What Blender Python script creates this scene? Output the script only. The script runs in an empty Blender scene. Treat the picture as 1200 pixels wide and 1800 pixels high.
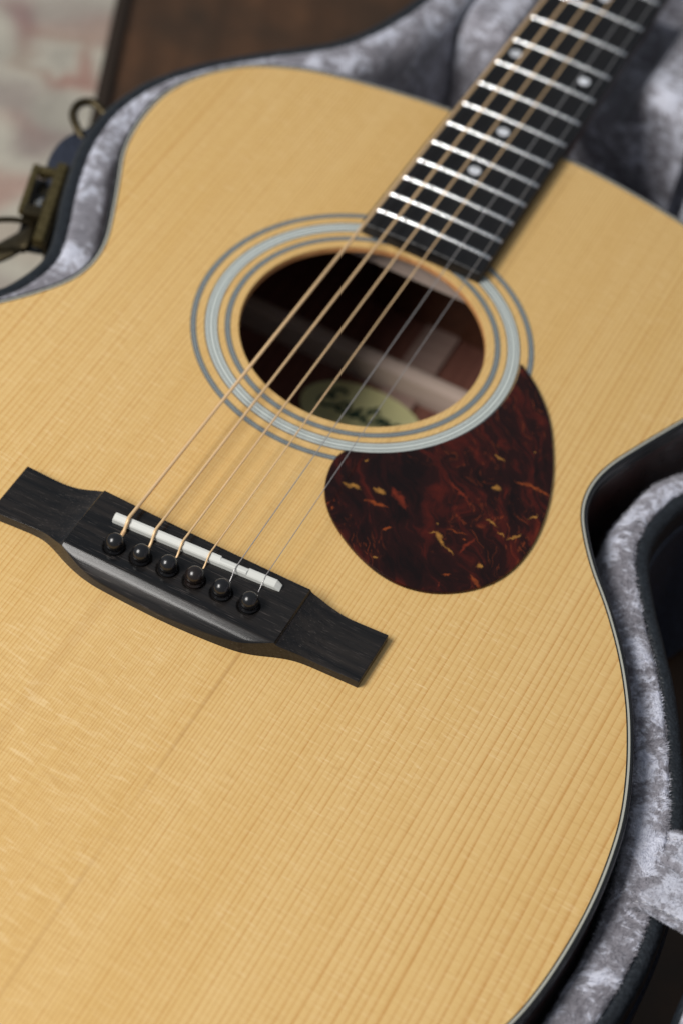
import bpy, bmesh, math, random
import numpy as np
from mathutils import Vector, Matrix, noise as mnoise
random.seed(4); rng = np.random.default_rng(7)
sc = bpy.context.scene
C = sc.collection
S = 0.001                                            # everything below is measured in millimetres
# ------------------------------------------------------------------ camera
cd = bpy.data.cameras.new('camera'); cam = bpy.data.objects.new('camera', cd); C.objects.link(cam)
R = Matrix(((0.88482804, 0.45296063, 0.10911465), (0.41377868, -0.65630745, -0.63091025), (-0.21416475, 0.60339639, -0.76814468)))
right, down, fwd = R[0], R[1], R[2]
M = Matrix.Identity(4)
for r in range(3):
    M[r][0] = right[r]; M[r][1] = -down[r]; M[r][2] = -fwd[r]
M[0][3], M[1][3], M[2][3] = 0.22149395, -0.47304733, 0.66656373
cam.matrix_world = M
cd.sensor_fit = 'VERTICAL'; cd.sensor_height = 36.0; cd.sensor_width = 24.0
cd.lens = 3978.85 / 1800 * 36
cd.clip_start = 0.02; cd.clip_end = 50
cd.dof.use_dof = True; cd.dof.focus_distance = 0.816; cd.dof.aperture_fstop = 6.3; cd.dof.aperture_blades = 0
sc.camera = cam
# ------------------------------------------------------------------ light
w = bpy.data.worlds.new('World'); sc.world = w; w.use_nodes = True
bg = w.node_tree.nodes['Background']; bg.inputs['Color'].default_value = (0.82, 0.9, 1.0, 1); bg.inputs['Strength'].default_value = 0.27
def area(name, loc, aim, sx, sy, power, col):
    ld = bpy.data.lights.new(name, 'AREA'); ld.shape = 'RECTANGLE'; ld.size = sx; ld.size_y = sy; ld.energy = power; ld.color = col
    o = bpy.data.objects.new(name, ld); C.objects.link(o); o.location = loc
    d = (Vector(aim) - Vector(loc)).normalized()
    zc = -d; yc = Vector((0, 1, 0)); xc = yc.cross(zc).normalized(); yc = zc.cross(xc)
    o.rotation_euler = Matrix((xc, yc, zc)).transposed().to_euler(); return o
area('window_light', (-0.70, -0.80, 1.22), (0, 0.03, 0), 0.62, 0.85, 29.5, (1.0, 0.975, 0.94))
sc.view_settings.view_transform = 'Standard'; sc.view_settings.look = 'None'; sc.view_settings.exposure = 0.0; sc.view_settings.gamma = 1.0

# ------------------------------------------------------------------ helpers: materials
def mat(name, col=(0.5, 0.5, 0.5), rough=0.5, metal=0.0, spec=0.5, coat=0.0, coat_rough=0.1, sheen=0.0):
    m = bpy.data.materials.new(name); m.use_nodes = True
    p = m.node_tree.nodes['Principled BSDF']
    p.inputs['Base Color'].default_value = (*col, 1); p.inputs['Roughness'].default_value = rough; p.inputs['Metallic'].default_value = metal
    p.inputs['Specular IOR Level'].default_value = spec; p.inputs['Coat Weight'].default_value = coat; p.inputs['Coat Roughness'].default_value = coat_rough
    p.inputs['Sheen Weight'].default_value = sheen
    return m
class NT:
    def __init__(s, m):
        s.t = m.node_tree; s.p = s.t.nodes['Principled BSDF']
        tc = s.t.nodes.new('ShaderNodeTexCoord'); mp = s.n('ShaderNodeMapping'); mp.inputs['Scale'].default_value = (1000,) * 3
        s.l(tc.outputs['Object'], mp.inputs['Vector']); s.mm = mp.outputs['Vector']     # coordinates in mm
        sx = s.n('ShaderNodeSeparateXYZ'); s.l(s.mm, sx.inputs[0]); s.x, s.y, s.z = sx.outputs
    def n(s, k): return s.t.nodes.new(k)
    def l(s, a, b): s.t.links.new(a, b)
    def math(s, op, a, b=None, c=None, clamp=False):
        k = s.n('ShaderNodeMath'); k.operation = op; k.use_clamp = clamp
        for i, v in enumerate((a, b, c)):
            if v is None: continue
            if isinstance(v, (int, float)): k.inputs[i].default_value = v
            else: s.l(v, k.inputs[i])
        return k.outputs[0]
    def vec(s, x, y, z):
        k = s.n('ShaderNodeCombineXYZ')
        for i, v in enumerate((x, y, z)):
            if isinstance(v, (int, float)): k.inputs[i].default_value = v
            else: s.l(v, k.inputs[i])
        return k.outputs[0]
    def noise(s, v, scale=1.0, detail=3.0, rough=0.5, dist=0.0, col=False):
        k = s.n('ShaderNodeTexNoise'); k.inputs['Scale'].default_value = scale; k.inputs['Detail'].default_value = detail
        k.inputs['Roughness'].default_value = rough; k.inputs['Distortion'].default_value = dist; s.l(v, k.inputs['Vector'])
        return k.outputs['Color' if col else 'Fac']
    def scaled(s, sx, sy, sz):
        return s.vec(s.math('MULTIPLY', s.x, sx), s.math('MULTIPLY', s.y, sy), s.math('MULTIPLY', s.z, sz))
    def ramp(s, f, stops, interp='LINEAR'):
        k = s.n('ShaderNodeValToRGB'); k.color_ramp.interpolation = interp; e = k.color_ramp.elements
        while len(e) < len(stops): e.new(0.5)
        for el, (pos, c) in zip(e, stops): el.position = pos; el.color = (*c, 1) if len(c) == 3 else c
        s.l(f, k.inputs[0]); return k.outputs[0]
    def val(s, f, a, b, c=0.0, d=1.0, smooth=False):
        k = s.n('ShaderNodeMapRange'); k.interpolation_type = 'SMOOTHSTEP' if smooth else 'LINEAR'
        for i, v in zip((1, 2, 3, 4), (a, b, c, d)): k.inputs[i].default_value = v
        s.l(f, k.inputs[0]); return k.outputs[0]
    def mix(s, f, a, b, mode='MIX'):
        k = s.n('ShaderNodeMix'); k.data_type = 'RGBA'; k.blend_type = mode
        for i, v in ((0, f), (6, a), (7, b)):
            if isinstance(v, (int, float)): k.inputs[i].default_value = v
            elif isinstance(v, tuple): k.inputs[i].default_value = (*v, 1)
            else: s.l(v, k.inputs[i])
        return k.outputs[2]
    def bump(s, h, strength, dist_mm):
        k = s.n('ShaderNodeBump'); k.inputs['Strength'].default_value = strength; k.inputs['Distance'].default_value = dist_mm * S
        s.l(h, k.inputs['Height']); s.l(k.outputs[0], s.p.inputs['Normal']); return k
    def base(s, c): s.l(c, s.p.inputs['Base Color'])

def spruce():
    m = mat('spruce', rough=0.45, spec=0.3, coat=0.12, coat_rough=0.25); t = NT(m)
    wob = t.noise(t.scaled(0.006, 0.0022, 0), 1, 2)
    xw = t.math('ADD', t.x, t.math('MULTIPLY', t.math('SUBTRACT', wob, 0.5), 7.0))
    ax = t.math('ABSOLUTE', xw)
    ph = t.math('MULTIPLY', t.math('LOGARITHM', t.math('ADD', t.math('MULTIPLY', ax, 0.0135), 1.0), math.e), 1 / 0.0135 / 1.02)
    jit = t.noise(t.vec(t.math('MULTIPLY', xw, 0.16), t.math('MULTIPLY', t.y, 0.0012), 3.0), 1, 2)
    ph = t.math('ADD', ph, t.math('MULTIPLY', jit, 1.7))
    fr = t.math('FRACT', ph); cell = t.math('FLOOR', ph)
    up = t.math('POWER', fr, 4.2)
    dn = t.val(fr, 0.9, 1.0, 1.0, 0.0, True)
    line = t.math('MULTIPLY', up, dn)                      # soft rise to the dark latewood, quick end
    wn = t.n('ShaderNodeTexWhiteNoise'); wn.noise_dimensions = '1D'; t.l(cell, wn.inputs['W'])
    amp = t.math('MULTIPLY_ADD', wn.outputs['Value'], 0.5, 0.6)
    edge = t.val(ax, 10, 150, 1.3, 1.2)
    line = t.math('MULTIPLY', t.math('MULTIPLY', line, amp), edge, clamp=True)
    brk = t.noise(t.scaled(0.9, 0.09, 0), 1, 3)
    line = t.math('MULTIPLY', line, t.val(brk, 0.25, 0.7, 0.65, 1.15))
    stripe = t.noise(t.scaled(0.05, 0.0022, 0), 1, 4, 0.6)
    blot = t.noise(t.scaled(0.011, 0.008, 0), 1, 3)
    c = t.mix(t.val(stripe, 0.3, 0.72), (0.732, 0.490, 0.196), (0.678, 0.430, 0.150))
    c = t.mix(t.val(blot, 0.3, 0.7, 0.0, 0.35), c, (0.76, 0.52, 0.225))
    c = t.mix(t.math('MULTIPLY', line, 0.86), c, (0.48, 0.205, 0.038))
    # silk: short bright flecks across the grain, strongest in loose patches
    ray = t.noise(t.vec(t.math('MULTIPLY', t.x, 0.13), t.math('ADD', t.math('MULTIPLY', t.y, 1.1), t.math('MULTIPLY', t.x, 0.09)), 0.0), 1, 3, 0.65, 0.5)
    ray2 = t.noise(t.vec(t.math('MULTIPLY', t.x, 0.085), t.math('ADD', t.math('MULTIPLY', t.y, 0.42), t.math('MULTIPLY', t.x, 0.03)), 7.0), 1, 3, 0.6, 0.9)
    msk = t.val(t.noise(t.scaled(0.014, 0.01, 0), 1, 2), 0.42, 0.66)
    low = t.math('MULTIPLY', t.val(t.y, 0, -100, 0, 1, True), t.val(t.x, 120, -30, 0, 1, True))
    f1 = t.math('MULTIPLY', t.val(ray, 0.54, 0.72), t.math('MULTIPLY_ADD', msk, 0.30, 0.22))
    f2 = t.math('MULTIPLY', t.val(ray2, 0.55, 0.68), t.math('MULTIPLY', low, 0.46))
    c = t.mix(t.math('MAXIMUM', f1, f2), c, (0.88, 0.66, 0.36))
    f3 = t.math('MULTIPLY', t.val(ray2, 0.46, 0.33), t.math('MULTIPLY', low, 0.26))
    f4 = t.math('MULTIPLY', t.val(ray, 0.45, 0.30), 0.26)
    c = t.mix(t.math('MAXIMUM', f3, f4), c, (0.47, 0.25, 0.075))
    # one darker growth line that runs the length of the treble half, and tiny pores
    dk = t.math('MULTIPLY', t.val(t.math('ABSOLUTE', t.math('SUBTRACT', xw, 34.5)), 0.1, 1.1, 1, 0, True), t.val(t.noise(t.scaled(0, 0.012, 0), 1, 2), 0.35, 0.6))
    c = t.mix(t.math('MULTIPLY', dk, 0.42), c, (0.36, 0.16, 0.04))
    dk = t.math('MULTIPLY', t.val(t.math('ABSOLUTE', t.math('SUBTRACT', xw, -19.5)), 1.0, 4.0, 1, 0, True), t.val(t.noise(t.scaled(0, 0.01, 0), 1, 2), 0.3, 0.6))
    c = t.mix(t.math('MULTIPLY', dk, 0.12), c, (0.38, 0.17, 0.045))
    vp = t.n('ShaderNodeTexVoronoi'); vp.inputs['Scale'].default_value = 0.05; t.l(t.scaled(1, 1, 0), vp.inputs['Vector']); vc = t.n('ShaderNodeSeparateColor'); t.l(vp.outputs['Color'], vc.inputs[0])
    c = t.mix(t.math('MULTIPLY', t.math('LESS_THAN', vp.outputs['Distance'], t.math('MULTIPLY', vc.outputs[1], 0.02)), t.math('GREATER_THAN', vc.outputs[0], 0.72)), c, (0.16, 0.07, 0.02))
    t.base(c)
    t.bump(t.math('ADD', t.math('MULTIPLY', line, -0.6), t.math('MULTIPLY', ray, 0.35)), 0.09, 0.12)
    return m
def dark_wood(name, c1, c2, axis='x', rough=0.4, coat=0.0, streak=0.5, bump=0.25, pores=True):
    m = mat(name, rough=rough, spec=0.32, coat=coat, coat_rough=0.08); t = NT(m)
    a = (0.02, 0.5, 0.5) if axis == 'x' else (0.5, 0.02, 0.5)
    n1 = t.noise(t.scaled(*[q * 0.5 for q in a]), 1, 4, 0.6, 0.4)
    n2 = t.noise(t.scaled(*[q * 5.0 for q in a]), 1, 3, 0.6)
    c = t.mix(t.val(n1, 0.35, 0.72), c1, c2)
    if pores:
        c = t.mix(t.math('MULTIPLY', t.val(n2, 0.60, 0.72), streak), c, tuple(min(1, q * 3.0 + 0.012) for q in c2))
        c = t.mix(t.math('MULTIPLY', t.val(n2, 0.42, 0.3), 0.6), c, tuple(q * 0.3 for q in c1))
    t.base(c); t.bump(n2, bump, 0.15)
    t.l(t.val(n1, 0.3, 0.7, rough - 0.06, rough + 0.08), t.p.inputs['Roughness'])
    return m
SHARDS = [(33.3, 63.3, 3.29, 0.91, 0.03, 0),
 (43.8, 66.8, 2.6, 0.99, -0.09, 0),
 (45.6, 60.3, 3.31, 0.56, 0.14, 1),
 (82.0, 92.2, 1.81, 1.2, 0.23, 0),
 (100.3, 86.8, 1.97, 0.49, 1.14, 0),
 (74.3, 57.6, 3.33, 0.91, -0.84, 0),
 (78.8, 54.5, 2.39, 0.28, -0.26, 0),
 (87.9, 75.5, 2.67, 0.35, -0.24, 0),
 (93.4, 72.0, 1.86, 0.35, 0.07, 0),
 (98.3, 73.8, 3.21, 0.49, 0.94, 0),
 (92.7, 53.8, 1.28, 0.84, 0.56, 0),
 (56.8, 36.6, 0.65, 0.63, 0.15, 0),
 (70.3, 63.8, 0.42, 0.49, 0.35, 0),
 (94.3, 46.2, 2.59, 0.7, -0.58, 1),
 (83.9, 43.2, 1.37, 0.35, 0.5, 1),
 (54.5, 51.3, 1.4, 0.42, 0.81, 1),
 (84.4, 59.9, 3.64, 0.56, 1.28, 2),
 (94.9, 100.3, 6.27, 0.49, -0.01, 1),
 (71.1, 82.2, 6.07, 0.32, -0.55, 2),
 (78.1, 64.3, 2.79, 0.35, 0.35, 1),
 (51.9, 67.4, 4.39, 1.06, -0.61, 2),
 (70.6, 59.0, 1.46, 0.25, 0.41, 0),
 (82.1, 62.1, 0.53, 0.35, 0.31, 1),
 (32.1, 77.9, 0.51, 0.56, 0.2, 0),
 (76.9, 106.8, 2.35, 0.63, -0.15, 0),
 (87.4, 117.7, 0.39, 0.42, 0.06, 0),
 (32.0, 49.2, 0.44, 0.49, 0.15, 1),
 (83.0, 37.5, 0.5, 0.49, -0.18, 2)]
def tortoise():
    m = mat('tortoiseshell', rough=0.18, spec=0.22, coat=0.2, coat_rough=0.03); t = NT(m)
    wv = t.noise(t.scaled(0.03, 0.03, 0), 1, 3, 0.5, 0, True)
    k = t.n('ShaderNodeVectorMath'); k.operation = 'MULTIPLY_ADD'; t.l(wv, k.inputs[0]); k.inputs[1].default_value = (34, 34, 0); t.l(t.mm, k.inputs[2]); v = k.outputs[0]
    r = t.n('ShaderNodeVectorRotate'); r.inputs['Angle'].default_value = 0.9; r.rotation_type = 'Z_AXIS'; t.l(v, r.inputs['Vector'])
    q = t.n('ShaderNodeVectorMath'); q.operation = 'MULTIPLY'; t.l(r.outputs[0], q.inputs[0]); q.inputs[1].default_value = (0.05, 0.17, 1)
    cl = t.noise(q.outputs[0], 1.0, 5, 0.62, 0.5)
    big = t.noise(t.scaled(0.022, 0.022, 0), 1, 2)
    f = t.math('ADD', t.math('MULTIPLY', cl, 0.72), t.math('MULTIPLY', big, 0.36))
    c = t.ramp(f, [(0.42, (0.0055, 0.0014, 0.0012)), (0.55, (0.017, 0.0030, 0.0022)), (0.66, (0.062, 0.0068, 0.0034)), (0.80, (0.14, 0.020, 0.0065))])
    fine = t.noise(q.outputs[0], 2.6, 4, 0.62, 1.4)
    c = t.mix(t.math('MULTIPLY', t.val(fine, 0.57, 0.70), t.math('MULTIPLY', t.val(big, 0.44, 0.62), 0.75)), c, (0.26, 0.050, 0.012))
    # amber and red shards caught in the sheet, their edges torn by a little noise
    wn = t.noise(t.scaled(0.24, 0.24, 0), 1, 4, 0.68, 0, True)
    k2 = t.n('ShaderNodeVectorMath'); k2.operation = 'MULTIPLY_ADD'; t.l(wn, k2.inputs[0]); k2.inputs[1].default_value = (5.4, 5.4, 0); t.l(t.mm, k2.inputs[2])
    sx = t.n('ShaderNodeSeparateXYZ'); t.l(k2.outputs[0], sx.inputs[0]); wx, wy = sx.outputs[0], sx.outputs[1]
    tone = t.noise(t.scaled(0.3, 0.3, 0), 1, 2)
    for col, cid in (((0.15, 0.020, 0.007), 2), ((0.24, 0.050, 0.010), 1), ((0.34, 0.158, 0.032), 0)):
        m_ = None
        for (cx, cy, L, W, an, ci) in SHARDS:
            if ci != cid: continue
            ca, sa = math.cos(an), math.sin(an); L = max(L, 0.5) * 1.15; W = max(W, 0.35)
            dx, dy = t.math('SUBTRACT', wx, cx + 2.7), t.math('SUBTRACT', wy, cy + 2.7)
            u = t.math('MULTIPLY', t.math('ADD', t.math('MULTIPLY', dx, ca), t.math('MULTIPLY', dy, sa)), 1 / L)
            v = t.math('MULTIPLY', t.math('SUBTRACT', t.math('MULTIPLY', dy, ca), t.math('MULTIPLY', dx, sa)), 1 / W)
            e = t.math('ADD', t.math('MULTIPLY', u, u), t.math('ABSOLUTE', v))
            w_ = t.val(e, 0.45, 1.45 if cid == 0 else 2.2, 1, 0, True)
            m_ = w_ if m_ is None else t.math('MAXIMUM', m_, w_)
        c = t.mix(t.math('MULTIPLY', m_, t.val(tone, 0.3, 0.6, 0.55, 1.0)), c, col)
    t.base(c); return m
def plush(name='crushed_plush', k=1.2):
    m = mat(name, rough=0.85, spec=0.2, sheen=0.8); t = NT(m)
    t.p.inputs['Sheen Roughness'].default_value = 0.35; t.p.inputs['Sheen Tint'].default_value = (0.9, 0.92, 1, 1)
    d1 = t.noise(t.mm, 0.03, 3, 0.55, 0.9)
    d2 = t.noise(t.mm, 0.095, 4, 0.58, 1.3)
    fi = t.noise(t.mm, 1.5, 3, 0.65)
    fb = t.noise(t.scaled(0.5, 2.2, 0.8), 1, 2, 0.6, 0.6)
    d3 = t.noise(t.scaled(0.10, 0.17, 0.12), 1, 5, 0.62, 2.2)
    f = t.math('ADD', t.math('MULTIPLY', d1, 0.5), t.math('MULTIPLY', d2, 0.6))
    f = t.math('ADD', f, t.math('MULTIPLY', t.math('SUBTRACT', t.val(d3, 0.47, 0.62, 0, 1, True), 0.4), 0.11))
    pile = t.val(f, 0.43, 0.68, 0, 1, True)               # which way the crushed pile lies
    f2 = t.math('ADD', pile, t.math('MULTIPLY', t.math('SUBTRACT', fi, 0.5), 0.55))
    f2 = t.math('ADD', f2, t.math('MULTIPLY', t.math('SUBTRACT', fb, 0.5), 0.45))
    c = t.ramp(f2, [(0.0, (0.205 * k, 0.195 * k, 0.217 * k)), (0.45, (0.30 * k, 0.29 * k, 0.325 * k)), (1.0, (0.60 * k, 0.61 * k, 0.69 * k))])
    t.base(c)
    h = t.math('ADD', t.math('MULTIPLY', f, 4.0), t.math('ADD', t.math('MULTIPLY', fi, 0.9), t.math('MULTIPLY', fb, 0.6)))
    t.bump(h, 0.55, 0.7); return m
def leather(name='black_vinyl', col=(0.010, 0.013, 0.017), rough=0.42):
    m = mat(name, col, rough, spec=0.5); t = NT(m)
    vo = t.n('ShaderNodeTexVoronoi'); vo.inputs['Scale'].default_value = 0.9; t.l(t.mm, vo.inputs['Vector'])
    n = t.noise(t.mm, 0.5, 4, 0.6)
    t.base(t.mix(t.val(n, 0.35, 0.7), tuple(q * 0.7 for q in col), tuple(q * 1.7 for q in col)))
    t.bump(t.math('ADD', vo.outputs['Distance'], n), 0.6, 0.35)
    t.l(t.val(n, 0.3, 0.7, rough - 0.1, rough + 0.12), t.p.inputs['Roughness']); return m
def metal_worn(name, col, rough):
    m = mat(name, col, rough, metal=1.0); t = NT(m); n = t.noise(t.mm, 0.4, 4, 0.6)
    t.base(t.mix(t.val(n, 0.3, 0.7), tuple(q * 0.45 for q in col), tuple(min(1, q * 1.35) for q in col)))
    t.l(t.val(n, 0.3, 0.7, rough + 0.15, rough - 0.08), t.p.inputs['Roughness']); t.bump(n, 0.15, 0.3); return m
def wound(name, col):
    m = mat(name, col, 0.42, metal=0.2, spec=0.6); t = NT(m)
    n = t.noise(t.mm, 0.03, 2); s = t.math('SINE', t.math('MULTIPLY', t.y, 14.0))
    t.base(t.mix(t.val(n, 0.3, 0.7), tuple(q * 0.9 for q in col), tuple(min(1, q * 1.1) for q in col)))
    return m
MT = dict(
    spruce=spruce(), tort=tortoise(), plush=plush(), plush2=plush('flap_plush', 1.0), vinyl=leather(), shellv=leather('navy_vinyl', (0.016, 0.020, 0.034), 0.5),
    ebony=dark_wood('ebony', (0.008, 0.0082, 0.009), (0.026, 0.0215, 0.019), 'x', 0.18, 0.0, 0.75, 0.12),
    ebony_y=dark_wood('ebony_fingerboard', (0.007, 0.007, 0.008), (0.013, 0.012, 0.012), 'y', 0.44, 0.0, 0.25, 0.1),
    rosewood=dark_wood('rosewood', (0.022, 0.008, 0.006), (0.050, 0.017, 0.012), 'y', 0.3, 0.5, 0.3, 0.06),
    backwood=dark_wood('inside_rosewood', (0.15, 0.06, 0.045), (0.24, 0.10, 0.072), 'y', 0.6, 0.0, 0.25, 0.1),
    mahogany=dark_wood('mahogany', (0.07, 0.026, 0.014), (0.12, 0.045, 0.024), 'y', 0.4, 0.3, 0.3, 0.06),
    brace=dark_wood('brace_wood', (0.52, 0.40, 0.33), (0.60, 0.47, 0.40), 'x', 0.7, 0, 0.1, 0.1, False),
    strip=dark_wood('strip_wood', (0.33, 0.22, 0.185), (0.40, 0.28, 0.235), 'x', 0.7, 0, 0.1, 0.1, False),
    rim_wood=dark_wood('hole_edge_wood', (0.46, 0.20, 0.075), (0.60, 0.30, 0.12), 'y', 0.4, 0.3, 0.1, 0.1, False),
    blackpl=mat('black_binding', (0.012, 0.013, 0.014), 0.22, spec=0.5),
    cream=mat('cream_line', (0.47, 0.46, 0.39), 0.35), white_r=mat('rosette_white', (0.60, 0.64, 0.60), 0.36), dark_r=mat('rosette_dark', (0.075, 0.095, 0.10), 0.35), grey_r=mat('rosette_grey', (0.30, 0.33, 0.335), 0.35),
    bone=mat('bone', (0.62, 0.62, 0.58), 0.42, spec=0.35), pin=mat('ebony_pin', (0.008, 0.008, 0.009), 0.24, spec=0.6), fret=mat('nickel_fret', (0.70, 0.70, 0.70), 0.19, metal=1.0),
    pearl=mat('pearl_dot', (0.88, 0.90, 0.94), 0.3, spec=0.6, coat=0.4), bronze=wound('bronze_winding', (0.86, 0.585, 0.315)), steel=mat('plain_steel', (0.52, 0.50, 0.49), 0.36, metal=0.6),
    brass=metal_worn('aged_brass', (0.22, 0.17, 0.075), 0.45), brass_dk=metal_worn('dark_aged_brass', (0.085, 0.068, 0.04), 0.5), paper=mat('label_paper', (0.74, 0.71, 0.36), 0.8), ink=mat('green_ink', (0.012, 0.05, 0.03), 0.6),
    thread=mat('grey_thread', (0.62, 0.61, 0.64), 0.7), tuft=mat('plush_fibre', (0.46, 0.45, 0.49), 0.8, spec=0.2, sheen=0.4),
)
# ------------------------------------------------------------------ helpers: objects
def link(o, parent=None):
    C.objects.link(o)
    if parent is not None:
        o.parent = parent
        b = parent
        off = Vector((0, 0, 0))
        while b is not None: off += b.location; b = b.parent
        o.location = -off                                   # meshes are made in world millimetres
    return o
def mesh(name, V, F, m, parent=None, smooth=True, mi=None):
    me = bpy.data.meshes.new(name)
    me.from_pydata([tuple(np.asarray(v, float) * S) for v in V], [], [tuple(int(i) for i in f) for f in F])
    for q in (m if isinstance(m, (list, tuple)) else [m]): me.materials.append(q)
    if smooth: me.polygons.foreach_set('use_smooth', [True] * len(me.polygons))
    if mi is not None: me.polygons.foreach_set('material_index', [int(i) for i in mi])
    me.update()
    return link(bpy.data.objects.new(name, me), parent)
def recalc(o):
    bm = bmesh.new(); bm.from_mesh(o.data); bmesh.ops.recalc_face_normals(bm, faces=bm.faces); bm.to_mesh(o.data); bm.free(); return o
def sharp(o, deg=35):
    bm = bmesh.new(); bm.from_mesh(o.data)
    for e in bm.edges:
        if len(e.link_faces) == 2 and e.calc_face_angle(0) > math.radians(deg): e.smooth = False
    bm.to_mesh(o.data); bm.free(); return o
def bevel(o, w, seg=2, ang=30):
    bm = bmesh.new(); bm.from_mesh(o.data)
    es = [e for e in bm.edges if len(e.link_faces) == 2 and e.calc_face_angle(0) > math.radians(ang)]
    bmesh.ops.bevel(bm, geom=es, offset=w * S, segments=seg, profile=0.6, affect='EDGES', clamp_overlap=True)
    bm.to_mesh(o.data); bm.free(); return o
def empty(name, loc_mm, label, cat):
    o = bpy.data.objects.new(name, None); o.location = Vector(loc_mm) * S; o.empty_display_size = 0.02; C.objects.link(o)
    o['label'] = label; o['category'] = cat; return o
def grid_faces(nu, nv, closed_u=False, flip=False):
    F = []
    for i in range(nu if closed_u else nu - 1):
        for j in range(nv - 1):
            a, b = i * nv + j, ((i + 1) % nu) * nv + j
            f = (a, b, b + 1, a + 1); F.append(f[::-1] if flip else f)
    return F
def prism(poly, z0, z1, chamfer=0.0):
    """closed polygon (counter-clockwise) to a solid, the top edge eased by `chamfer`"""
    P = np.asarray(poly, float); n = len(P); rings = [np.c_[P, np.full(n, z0)]]
    if chamfer:
        rings += [np.c_[P, np.full(n, z1 - chamfer)], np.c_[offset(P, -chamfer * 0.35), np.full(n, z1 - chamfer * 0.3)], np.c_[offset(P, -chamfer), np.full(n, z1)]]
    else: rings += [np.c_[P, np.full(n, z1)]]
    V = np.concatenate(rings); k = len(rings); F = []
    for r in range(k - 1):
        for i in range(n): j = (i + 1) % n; F.append((r * n + i, r * n + j, (r + 1) * n + j, (r + 1) * n + i))
    F.append(tuple(range((k - 1) * n, k * n))); F.append(tuple(range(n))[::-1]); return V, F
def normals(P, closed=True):
    t = np.roll(P, -1, 0) - np.roll(P, 1, 0)
    if not closed: t[0] = P[1] - P[0]; t[-1] = P[-1] - P[-2]
    t /= np.linalg.norm(t, axis=1)[:, None] + 1e-12
    return np.c_[t[:, 1], -t[:, 0]]                           # outward for a counter-clockwise outline
def offset(P, d): return P + normals(P) * (d if np.isscalar(d) else np.asarray(d)[:, None])
def catmull(P, n, closed=True):
    P = np.asarray(P, float); m = len(P); out = []
    segs = m if closed else m - 1
    for i in range(segs):
        p0, p1, p2, p3 = (P[(i + k) % m] if closed else P[min(max(i + k, 0), m - 1)] for k in (-1, 0, 1, 2))
        for u in np.linspace(0, 1, 24, endpoint=False):
            out.append(0.5 * (2 * p1 + (p2 - p0) * u + (2 * p0 - 5 * p1 + 4 * p2 - p3) * u * u + (3 * p1 - p0 - 3 * p2 + p3) * u ** 3))
    if not closed: out.append(P[-1])
    out = np.array(out); return resample(out, n, closed)
def resample(P, n, closed=True):
    Q = np.r_[P, P[:1]] if closed else P
    s = np.r_[0, np.cumsum(np.linalg.norm(np.diff(Q, axis=0), axis=1))]
    u = np.linspace(0, s[-1], n, endpoint=not closed)
    return np.stack([np.interp(u, s, Q[:, k]) for k in range(Q.shape[1])], 1)
def smooth_closed(P, it):
    for _ in range(it): P = 0.25 * np.roll(P, 1, 0) + 0.5 * P + 0.25 * np.roll(P, -1, 0)
    return P
def tube(path, r, sides=10):
    P = np.asarray(path, float); n = len(P); rr = np.broadcast_to(r, (n,)); T = np.gradient(P, axis=0); T /= np.linalg.norm(T, axis=1)[:, None]
    ref = np.array([0., 0., 1.]) if abs(T[0][2]) < 0.9 else np.array([1., 0, 0]); V = []
    for i in range(n):
        a = np.cross(T[i], ref); a /= np.linalg.norm(a); b = np.cross(T[i], a); ref = ref if abs(T[i] @ ref) < 0.9 else b
        for k in range(sides):
            g = 2 * math.pi * k / sides; V.append(P[i] + rr[i] * (math.cos(g) * a + math.sin(g) * b))
    F = [(i * sides + k, i * sides + (k + 1) % sides, (i + 1) * sides + (k + 1) % sides, (i + 1) * sides + k) for i in range(n - 1) for k in range(sides)]
    F += [tuple(range(sides))[::-1], tuple(range((n - 1) * sides, n * sides))]; return np.array(V), F
def lathe(profile, c, seg=28):
    V = []; pr = np.asarray(profile, float); n = len(pr)
    for k in range(seg):
        g = 2 * math.pi * k / seg
        for r, z in pr: V.append((c[0] + r * math.cos(g), c[1] + r * math.sin(g), c[2] + z))
    F = []
    for k in range(seg):
        for j in range(n - 1):
            a, b = k * n + j, ((k + 1) % seg) * n + j; F.append((a, b, b + 1, a + 1))
    return np.array(V), F
def box(x0, x1, y0, y1, z0, z1):
    V = np.array([(x, y, z) for z in (z0, z1) for x, y in ((x0, y0), (x1, y0), (x1, y1), (x0, y1))], float)
    return V, [(3, 2, 1, 0), (4, 5, 6, 7), (0, 1, 5, 4), (1, 2, 6, 5), (2, 3, 7, 6), (3, 0, 4, 7)]
def joined(parts):
    V = []; F = []; o = 0
    for v, f in parts:
        V.append(np.asarray(v, float)); F += [tuple(i + o for i in q) for q in f]; o += len(v)
    return np.concatenate(V), F
def nz(p, s, seed=0.0): return mnoise.noise(Vector((p[0] * s + seed, p[1] * s - seed * 1.7, p[2] * s + 0.3 * seed)))

# ------------------------------------------------------------------ the room: floor and rug
FLOOR_Z = -130.0
fm = mat('dark_floor_wood', rough=0.5, spec=0.35); t = NT(fm)
rv = t.n('ShaderNodeVectorRotate'); rv.rotation_type = 'Z_AXIS'; rv.inputs['Angle'].default_value = -0.403; t.l(t.mm, rv.inputs['Vector'])
sp_ = t.n('ShaderNodeVectorMath'); sp_.operation = 'MULTIPLY'; t.l(rv.outputs[0], sp_.inputs[0]); sp_.inputs[1].default_value = (0.05, 0.004, 1)
g1 = t.noise(sp_.outputs[0], 1, 5, 0.6, 0.8); g2 = t.noise(t.mm, 0.017, 3, 0.6)
cc = t.mix(t.val(g1, 0.3, 0.7), (0.055, 0.026, 0.011), (0.125, 0.058, 0.026)); cc = t.mix(t.val(g2, 0.35, 0.65), cc, (0.045, 0.026, 0.014)); t.base(cc); t.bump(g1, 0.2, 0.5)
V, F = box(-3000, 3000, -3000, 3000, FLOOR_Z - 20, FLOOR_Z)
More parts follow.
